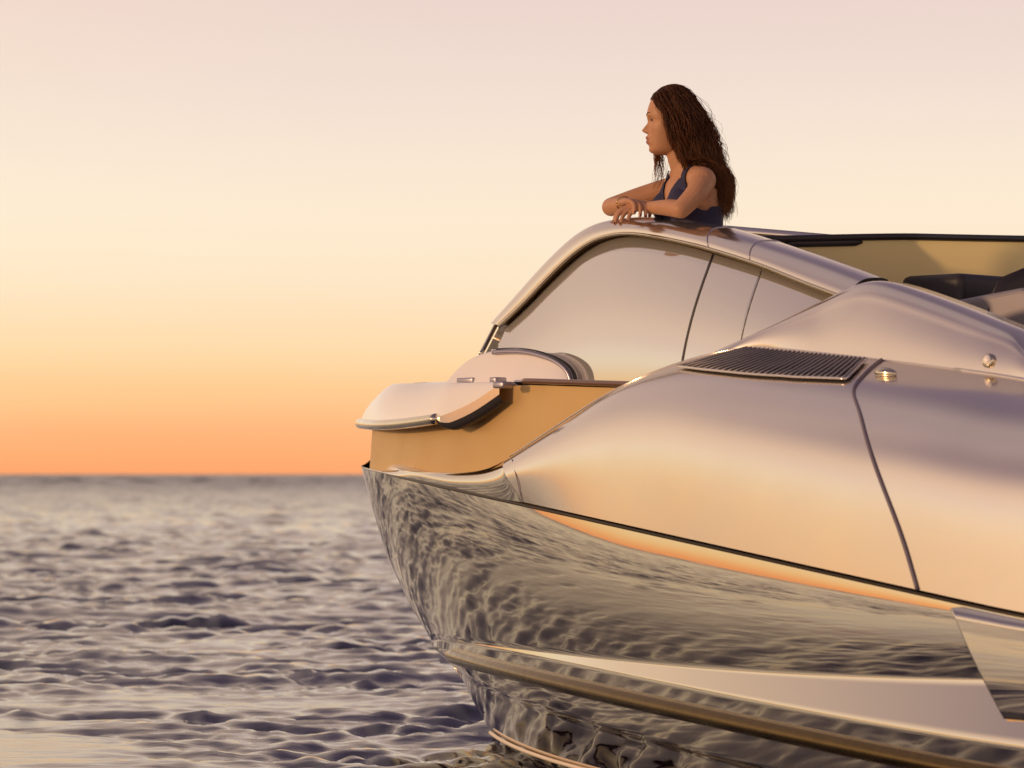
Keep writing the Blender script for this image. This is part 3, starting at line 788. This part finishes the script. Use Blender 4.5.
    for (a_, c_), k_ in ec.items():
        if k_ == 1: nb.setdefault(a_, []).append(c_); nb.setdefault(c_, []).append(a_)
    for _ in range(14):
        new = {v: (co[v] * 2 + sum(co[q] for q in n_)) / (2 + len(n_)) for v, n_ in nb.items()}
        for v, p in new.items(): co[v] = p
    su = link('swimsuit', co[used] + no[used] * .0035, [tuple(mp[v] for v in p) for p in sel], M['navy'], o)
    so2 = su.modifiers.new('t', 'SOLIDIFY'); so2.thickness = .0035; so2.offset = 1
    # eyes, brows, lashes
    for s in (1, -1):
        ey = np.array([wp(653.6, 0)[0], YP + s * .030, wp(0, 120.6)[2]])
        e = MB().sphere(ey, .0112, 14).obj('eye', M['eye'], o)
        MB().sphere(ey + np.array([-.0072, s * .0042, 0]), (.0048, .0055, .0058), 10).obj('iris', M['iris'], e)
        lash = [ey + .0118 * np.array([-math.cos(a) * .92, s * math.sin(a), .32 - .12 * abs(a)]) for a in np.linspace(-.8, 1.15, 9)]
        MB().tube(lash, .0021, 6).obj('eyelash', M['iris'], o)
        MB().tube([ey + .0122 * np.array([-math.cos(a) * .9, s * math.sin(a), .50 - .1 * abs(a)]) for a in np.linspace(-.9, 1.2, 9)], .0026, 6).obj('eyelid', M['skin'], o)
        br = [np.array([wp(646.7 + .4 * q ** 2 * 9, 0)[0], YP + s * (.010 + .036 * q), wp(0, 115.6 - 2.2 * math.sin(q * 2.4))[2]]) for q in np.linspace(0, 1, 9)]
        MB().tube(br, [.001, .002, .0024, .0024, .0023, .002, .0016, .0012, .0006], 6).obj('eyebrow', M['hairdark'], o)
    for p, d, sd_ in nails:
        up = np.cross(sd_, d); up /= np.linalg.norm(up) + 1e-9
        if up[1] > 0: up = -up
        MB().sphere(p - d * .003 + up * .0035, (.0048, .0045, .0055), 8).obj('fingernail', M['polish'], o)
    # bracelet and ring
    wc = wf_ * .9 + ef * .1; ax = (wf_ - ef) / np.linalg.norm(wf_ - ef); a1 = np.cross(ax, [0, 0, 1]); a1 /= np.linalg.norm(a1); a2 = np.cross(ax, a1)
    br = MB()
    for off in (0, .007): br.tube([wc + ax * off + .0275 * (math.cos(t) * a1 + math.sin(t) * a2) for t in np.linspace(0, 2 * math.pi, 30)], .0016, 6)
    bro = br.obj('bracelet', M['gold']); bro['label'] = 'thin gold bracelet on the wrist of the leaning person'; bro['category'] = 'bracelet'
    # hair: locks combed back from the scalp, falling behind the near shoulder
    hc0 = wp(671.5, 113); hr = np.array([.0895, .0785, .0965])
    hv, hf, tone = [], [], []
    caps = [(sn, .062), (sf, .056)]
    tor = [(wp(686, 176), .075), (wp(690, 195), .118), (wp(693, 215), .11)]
    r_ = np.random.default_rng(11)
    def strand(kind, q):
        while True:
            d = r_.normal(size=3); d /= np.linalg.norm(d)
            hl = np.interp(d[0], [-1, -.85, -.62, -.42, -.2, .25, .6, 1], [.55, .50, .40, .22, -.15, -.45, -.62, -.66])
            if d[2] > hl: break
        if kind == 'front': d = np.array([-.38, .66, .2]) if q else np.array([-.12, -.75, .15]); d += r_.normal(size=3) * .10; d /= np.linalg.norm(d)
        lay = r_.random() ** 1.2
        p = hc0 + hr * d * 1.01; nrm = d / hr; nrm /= np.linalg.norm(nrm)
        # comb direction: from the parting back and down
        flow = np.array([.85, np.sign(d[1]) * .35, -.25]) if d[2] > .35 else np.array([.50, 0, -1.0])
        if kind == 'front': flow = np.array([-.05, 0, -1.0])
        v = flow - nrm * (flow @ nrm); v = v / np.linalg.norm(v) + nrm * .15
        # locks: neighbouring roots share wave and sweep
        cl_ = tuple(np.round(d * 5.0 + .31).astype(int)); cr = np.random.default_rng(abs(hash(cl_)) % 99991)
        ln = r_.uniform(.36, .48) - .10 * max(0, -d[2]) - .07 * (1 - d[2]) * .5
        if kind == 'front': ln = r_.uniform(.20, .30)
        if kind == 'fly': ln *= r_.uniform(.5, 1.02)
        n = 22; st = ln / n; ph = cr.random() * 6.28 + r_.normal() * .38; fq = cr.uniform(20, 38); am = cr.uniform(.010, .024) * (1.6 if kind == 'fly' else 1)
        pts = [p]; sidev = cr.normal(size=3) * .7
        bias = 0 if kind == 'front' else cr.uniform(.08, .42) + r_.normal() * .05
        for i in range(1, n + 1):
            s = i * st
            g = np.array([bias * (1 if s < .26 else .15), 0, -1.0])
            if kind == 'front': g = np.array([.06 * r_.normal(), .25 * (1 if not q else -.2), -1.0])
            v = v * .74 + g * .30; v /= np.linalg.norm(v)
            p = p + v * st
            if kind == 'fly': p = p + r_.normal(size=3) * .0024 + np.array([.0018, 0, .0004])
            # stay outside head, shoulders, torso
            e = (p - hc0) / hr; en_ = np.linalg.norm(e); lim = 1.03 + .22 * lay * min(1, s / .10)
            if en_ < lim: p = hc0 + e / en_ * lim * hr
            py_ = HY - (p[2] - HC) * FPX / p[1]; X_ = lambda q: (q - CX) / FPX * p[1]
            if kind == 'front' and q and p[0] < X_(657): p[0] += (X_(657) - p[0]) * .5
            if kind != 'front':
                lo = X_(np.interp(py_, [90, 97, 105, 115, 130, 140, 150, 160, 170, 180, 212], [640, 645, 655, 661, 667, 672, 677, 683, 691, 699, 709])) + .02 * lay
                hi = X_(np.interp(py_, [84, 92, 100, 118, 140, 160, 185, 215], [690, 700, 706, 714, 720, 726, 730, 730])) - .03 * (1 - lay)
                if p[0] < lo: p[0] += (lo - p[0]) * .6; v[0] = max(v[0], .1)
                if p[0] > hi: p[0] += (hi - p[0]) * .6; v[0] = min(v[0], .1)
            for c, r in caps + tor:
                dd = p - c; m = np.linalg.norm(dd); rr = r + .006 + .035 * lay
                if m < rr: p = c + dd / m * rr
            wv = math.sin(s * fq + ph) * am * min(1, s / .15)
            pts.append(p + np.array([wv * .8, wv * sidev[1], 0]))
        w = r_.uniform(.0007, .0013) * (.65 if kind == 'fly' else 1)
        k = len(hv); pts = np.array(pts); Tn = np.gradient(pts, axis=0); Tn /= np.linalg.norm(Tn, axis=1)[:, None] + 1e-9
        a = np.cross(Tn, [0.3, 1, 0.2]); a /= np.linalg.norm(a, axis=1)[:, None] + 1e-9; c_ = np.cross(Tn, a)
        warm = .6 * cr.random() + .4 * r_.random(); m = len(pts)
        base = .05 + .55 * warm ** 3 + (.35 if r_.random() < .10 else 0) + (.4 + .3 * r_.random() if kind == 'front' else 0)
        for i in range(m):
            wi = w * (1 if i < m * .6 else 1 - .75 * (i / m - .6) / .4)
            for t in (0, 2.094, 4.189): hv.append(pts[i] + wi * (math.cos(t) * a[i] + math.sin(t) * c_[i]))
            tt = base + (.14 + .6 * warm) * (i / m) ** 2; tone.extend([min(tt, 1)] * 3)
        for i in range(m - 1):
            for t in range(3):
                a0 = k + i * 3 + t; a1_ = k + i * 3 + (t + 1) % 3; hf.append((a0, a1_, a1_ + 3, a0 + 3))
    for i in range(5200): strand('main', 0)
    for i in range(90): strand('front', 1)
    for i in range(560): strand('fly', 0)
    ho = link('hair', hv, hf, M['hair'], o)
    at = ho.data.attributes.new('tone', 'FLOAT', 'POINT'); at.data.foreach_set('value', np.array(tone, np.float32))
    return o
build_person()
# ------------------------------------------------------------------ sea
def ocean_tile(n, size, lp, direction, spread, seed, cut):
    r = np.random.default_rng(seed); k = 2 * np.pi * np.fft.fftfreq(n, size / n)
    kx, ky = np.meshgrid(k, k); km = np.hypot(kx, ky); km[0, 0] = 1e-6
    kp = 2 * np.pi / lp; S = np.exp(-1.0 * (kp / km) ** 2) / km ** 3.6
    S *= np.exp(-(km * cut) ** 2); ang = np.arctan2(ky, kx) - direction
    S *= .12 + np.abs(np.cos(ang)) ** spread; S[0, 0] = 0
    h = np.sqrt(S) * (r.normal(size=(n, n)) + 1j * r.normal(size=(n, n)))
    z = np.real(np.fft.ifft2(h)); sd = z.std()
    dx = np.real(np.fft.ifft2(1j * kx / km * h)) / sd; dy = np.real(np.fft.ifft2(1j * ky / km * h)) / sd
    return z / sd, dx, dy
def sample(t, size, x, y):
    n = t.shape[0]; a = (x / size) % 1 * n; b = (y / size) % 1 * n
    i = np.floor(a).astype(int); j = np.floor(b).astype(int); fa = a - i; fb = b - j
    g = lambda q, w: t[w % n, q % n]
    return (g(i, j) * (1 - fa) + g(i + 1, j) * fa) * (1 - fb) + (g(i, j + 1) * (1 - fa) + g(i + 1, j + 1) * fa) * fb
def build_sea():
    az = np.concatenate([np.arange(-100, -16, .3), np.arange(-16, 12, .075), np.arange(12, 60, .4), np.arange(60, 260, 4)])
    rr = [.4]
    while rr[-1] < 9: rr.append(rr[-1] * 1.03)
    while rr[-1] < 60: rr.append(rr[-1] * 1.0038)
    while rr[-1] < 420: rr.append(rr[-1] * 1.0062)
    while rr[-1] < 9000: rr.append(rr[-1] * 1.012)
    rr = np.array(rr); A, Rr = np.meshgrid(np.radians(az), rr)
    x = np.sin(A) * Rr; y = np.cos(A) * Rr
    t1 = ocean_tile(512, 29.0, 1.15, R(97), 5.0, 3, .035)
    t4 = ocean_tile(512, 17.3, .48, R(105), 3.0, 21, .02)
    t2 = ocean_tile(512, 9.1, .25, R(70), 1.0, 5, .012)
    t3 = ocean_tile(256, 120.0, 6.0, R(85), 3.0, 8, .3)
    t5 = ocean_tile(256, 61.0, 2.4, R(80), 1.5, 44, .2)
    c, s = math.cos(.3), math.sin(.3); x2, y2 = x * c - y * s, x * s + y * c
    wob = sample(t3[0], 23.0, x, y) * .7
    nearb = .42 + .58 * np.clip((np.hypot(x - .5, y - 12.5) - 3) / 6, 0, 1)
    side = np.clip((-.7 - x) / 1.2, 0, 1)
    damp = 1 - .86 * side * np.clip(1 - (Rr - 14.6 + wob) / 1.6, 0, 1)       # the smooth slick by the hull
    f1 = np.clip((600 - Rr) / 300, 0, 1); f4 = np.clip((200 - Rr) / 120, 0, 1) * damp; f2 = np.clip((70 - Rr) / 45, 0, 1) * damp; f3 = np.clip((900 - Rr) / 700, 0, 1)
    a1, a2, a3, a4 = .0165 * f1 * (.12 + .88 * damp) * nearb, .0036 * f2, .022 * f3 * (.25 + .75 * damp), .0104 * f4
    gust = np.exp(np.clip(.36 * sample(t5[0], 61.0, x2, y2) - .06, -.8, .55))      # wind patches: flat water between steep ruffled spots
    a1, a2, a4 = a1 * gust, a2 * gust, a4 * gust
    z = sample(t1[0], 29, x, y) * a1 + sample(t2[0], 9.1, x2, y2) * a2 + sample(t3[0], 120, x, y) * a3 + sample(t4[0], 17.3, x2, y2) * a4
    dx = sample(t1[1], 29, x, y) * a1 * 1.3; dy = sample(t1[2], 29, x, y) * a1 * 1.3
    far = rng.normal(size=z.shape)
    for _ in range(3): far = (far + np.roll(far, 1, 1) * .9 + np.roll(far, -1, 1) * .9 + np.roll(far, 2, 1) * .6 + np.roll(far, -2, 1) * .6) / 2.1
    cell = np.gradient(rr)[:, None]
    z = z + far * np.minimum(.045 * cell, .10) * np.clip((Rr - 180) / 300, 0, 1)
    P = np.stack([x - dx, y - dy, z], -1)
    m = len(az); n = len(rr)
    me = bpy.data.meshes.new('sea'); V = P.reshape(-1, 3)
    i = np.arange(n - 1)[:, None] * m; j = np.arange(m)[None, :]; j2 = (j + 1) % m
    F = np.stack([i + j, i + j2, i + m + j2, i + m + j], -1).reshape(-1, 4)[:, ::-1]
    me.vertices.add(len(V)); me.vertices.foreach_set('co', V.astype(np.float32).ravel())
    me.loops.add(F.size); me.loops.foreach_set('vertex_index', F.astype(np.int32).ravel())
    me.polygons.add(len(F)); me.polygons.foreach_set('loop_start', np.arange(0, F.size, 4, dtype=np.int32))
    me.polygons.foreach_set('use_smooth', np.ones(len(F), bool)); me.update(calc_edges=True); me.validate()
    o = bpy.data.objects.new('sea', me); COL.objects.link(o)
    o['kind'] = 'structure'; o['label'] = 'choppy dark sea reflecting the sunset out to the horizon'; o['category'] = 'sea'
    mt, nt, b = newmat('sea_water')
    b.inputs['Base Color'].default_value = (.013, .010, .024, 1); b.inputs['Roughness'].default_value = .06
    b.inputs['IOR'].default_value = 1.9
    tc = N(nt, 'ShaderNodeTexCoord')
    mp = N(nt, 'ShaderNodeMapping'); mp.inputs['Scale'].default_value = (.8, 1.6, 1)
    nt.links.new(tc.outputs['Object'], mp.inputs['Vector'])
    n1 = N(nt, 'ShaderNodeTexNoise'); n1.inputs['Scale'].default_value = 5.0; n1.inputs['Detail'].default_value = 6; n1.inputs['Roughness'].default_value = .6
    nt.links.new(mp.outputs[0], n1.inputs['Vector'])
    bp = N(nt, 'ShaderNodeBump'); bp.inputs['Strength'].default_value = .14; bp.inputs['Distance'].default_value = .03
    nt.links.new(n1.outputs['Fac'], bp.inputs['Height'])
    # unresolved ripples: towards the horizon they act as a rougher surface and a coarser chop
    ln = N(nt, 'ShaderNodeVectorMath', operation='LENGTH'); nt.links.new(tc.outputs['Object'], ln.inputs[0])
    def mrange(a, c, lo, hi):
        q = N(nt, 'ShaderNodeMapRange', interpolation_type='SMOOTHSTEP'); nt.links.new(ln.outputs['Value'], q.inputs[0])
        for k_, v_ in zip((1, 2, 3, 4), (a, c, lo, hi)): q.inputs[k_].default_value = v_
        return q.outputs[0]
    mp2 = N(nt, 'ShaderNodeMapping'); mp2.inputs['Scale'].default_value = (.45, 1.0, 1); nt.links.new(tc.outputs['Object'], mp2.inputs['Vector'])
    n2 = N(nt, 'ShaderNodeTexNoise'); n2.inputs['Scale'].default_value = .8; n2.inputs['Detail'].default_value = 3; nt.links.new(mp2.outputs[0], n2.inputs['Vector'])
    bp2 = N(nt, 'ShaderNodeBump'); bp2.inputs['Distance'].default_value = .38; nt.links.new(mrange(35, 140, 0, .9), bp2.inputs['Strength'])
    nt.links.new(n2.outputs['Fac'], bp2.inputs['Height']); nt.links.new(bp.outputs[0], bp2.inputs['Normal']); 
    n3 = N(nt, 'ShaderNodeTexNoise'); n3.inputs['Scale'].default_value = .09; n3.inputs['Detail'].default_value = 5; n3.inputs['Roughness'].default_value = .65; nt.links.new(mp2.outputs[0], n3.inputs['Vector'])
    bp3 = N(nt, 'ShaderNodeBump'); bp3.inputs['Distance'].default_value = 6.0; nt.links.new(mrange(150, 700, 0, .9), bp3.inputs['Strength'])
    nt.links.new(n3.outputs['Fac'], bp3.inputs['Height']); nt.links.new(bp2.outputs[0], bp3.inputs['Normal']); nt.links.new(bp3.outputs[0], b.inputs['Normal'])
    nt.links.new(mrange(25, 260, .06, .24), b.inputs['Roughness'])
    me.materials.append(mt); return o
build_sea()

# ------------------------------------------------------------------ sky and sun
SUN_AZ, SUN_EL = R(-115), R(8)
GLOW = R(-45)          # azimuth measured from the view axis, negative to the left
sdir = Vector((math.sin(SUN_AZ) * math.cos(SUN_EL), math.cos(SUN_AZ) * math.cos(SUN_EL), math.sin(SUN_EL)))
sl = bpy.data.lights.new('sun', 'SUN'); sl.energy = 1.9; sl.angle = R(3); sl.color = (1, .62, .34)
so_ = bpy.data.objects.new('sun', sl); COL.objects.link(so_); so_.rotation_euler = sdir.to_track_quat('Z', 'Y').to_euler(); so_.location = sdir * 60
w = bpy.data.worlds.new('World'); scn.world = w; w.use_nodes = True
nt = w.node_tree; bg = nt.nodes['Background']; bg.inputs['Strength'].default_value = 1.0
geo = N(nt, 'ShaderNodeTexCoord')
sep = N(nt, 'ShaderNodeSeparateXYZ'); nt.links.new(geo.outputs['Generated'], sep.inputs[0])
def math_(op, a=None, b=None, va=0, vb=0, clamp=False):
    n = N(nt, 'ShaderNodeMath', operation=op); n.use_clamp = clamp
    if a is not None: nt.links.new(a, n.inputs[0])
    else: n.inputs[0].default_value = va
    if b is not None: nt.links.new(b, n.inputs[1])
    else: n.inputs[1].default_value = vb
    return n.outputs[0]
def ramp(stops):
    r = N(nt, 'ShaderNodeValToRGB'); r.color_ramp.interpolation = 'CARDINAL'
    e = r.color_ramp.elements
    while len(e) < len(stops): e.new(.5)
    for el, (deg, c) in zip(e, stops): el.position = (deg / 90) ** .5; el.color = (*c, 1)
    return r
smap = N(nt, 'ShaderNodeMapping'); smap.inputs['Scale'].default_value = (3, 3, 26); nt.links.new(geo.outputs['Generated'], smap.inputs['Vector'])
hz = N(nt, 'ShaderNodeTexNoise'); hz.inputs['Scale'].default_value = 1.0; hz.inputs['Detail'].default_value = 3; nt.links.new(smap.outputs[0], hz.inputs['Vector'])
elev = math_('ADD', math_('ARCSINE', sep.outputs['Z']), math_('MULTIPLY', math_('SUBTRACT', hz.outputs['Fac'], None, vb=.5), None, vb=R(.9)))
en = math_('POWER', math_('MAXIMUM', math_('DIVIDE', elev, None, vb=math.pi / 2), None, vb=0), None, vb=.5)
sunside = ramp([(0, (1.0, .37, .15)), (.7, (1.0, .47, .20)), (1.7, (1.0, .65, .32)), (3.2, (1.0, .79, .51)), (5, (1.0, .84, .64)), (8.5, (.93, .72, .55)), (14, (.82, .62, .48)), (24, (.62, .47, .41)), (45, (.46, .36, .36)), (65, (.36, .29, .32)), (90, (.24, .20, .26))])
antiside = ramp([(0, (1.0, .38, .15)), (.7, (1.0, .46, .20)), (1.7, (1.0, .63, .33)), (3.2, (.96, .74, .51)), (5, (.94, .78, .62)), (8.5, (.82, .64, .58)), (12, (.84, .61, .48)), (18, (.58, .43, .38)), (28, (.26, .19, .24)), (55, (.15, .12, .18)), (90, (.11, .09, .15))])
nt.links.new(en, sunside.inputs[0]); nt.links.new(en, antiside.inputs[0])
hl = math_('POWER', math_('ADD', math_('MULTIPLY', sep.outputs['X'], sep.outputs['X']), math_('MULTIPLY', sep.outputs['Y'], sep.outputs['Y'])), None, vb=.5)
dot = math_('ADD', math_('MULTIPLY', sep.outputs['X'], None, vb=math.sin(GLOW)), math_('MULTIPLY', sep.outputs['Y'], None, vb=math.cos(GLOW)))
caz = math_('DIVIDE', dot, math_('MAXIMUM', hl, None, vb=.02))
mr = N(nt, 'ShaderNodeMapRange', interpolation_type='SMOOTHSTEP'); nt.links.new(caz, mr.inputs[0])
mr.inputs[1].default_value = .70; mr.inputs[2].default_value = .97
mx = N(nt, 'ShaderNodeMix', data_type='RGBA'); nt.links.new(mr.outputs[0], mx.inputs[0])
nt.links.new(antiside.outputs[0], mx.inputs[6]); nt.links.new(sunside.outputs[0], mx.inputs[7])
nish = N(nt, 'ShaderNodeTexSky'); nish.sky_type = 'NISHITA'; nish.sun_disc = False
nish.sun_elevation = SUN_EL; nish.sun_rotation = SUN_AZ
ad = N(nt, 'ShaderNodeMix', data_type='RGBA', blend_type='ADD'); ad.inputs[0].default_value = .01
nt.links.new(mx.outputs[2], ad.inputs[6]); nt.links.new(nish.outputs[0], ad.inputs[7])
nt.links.new(ad.outputs[2], bg.inputs['Color'])
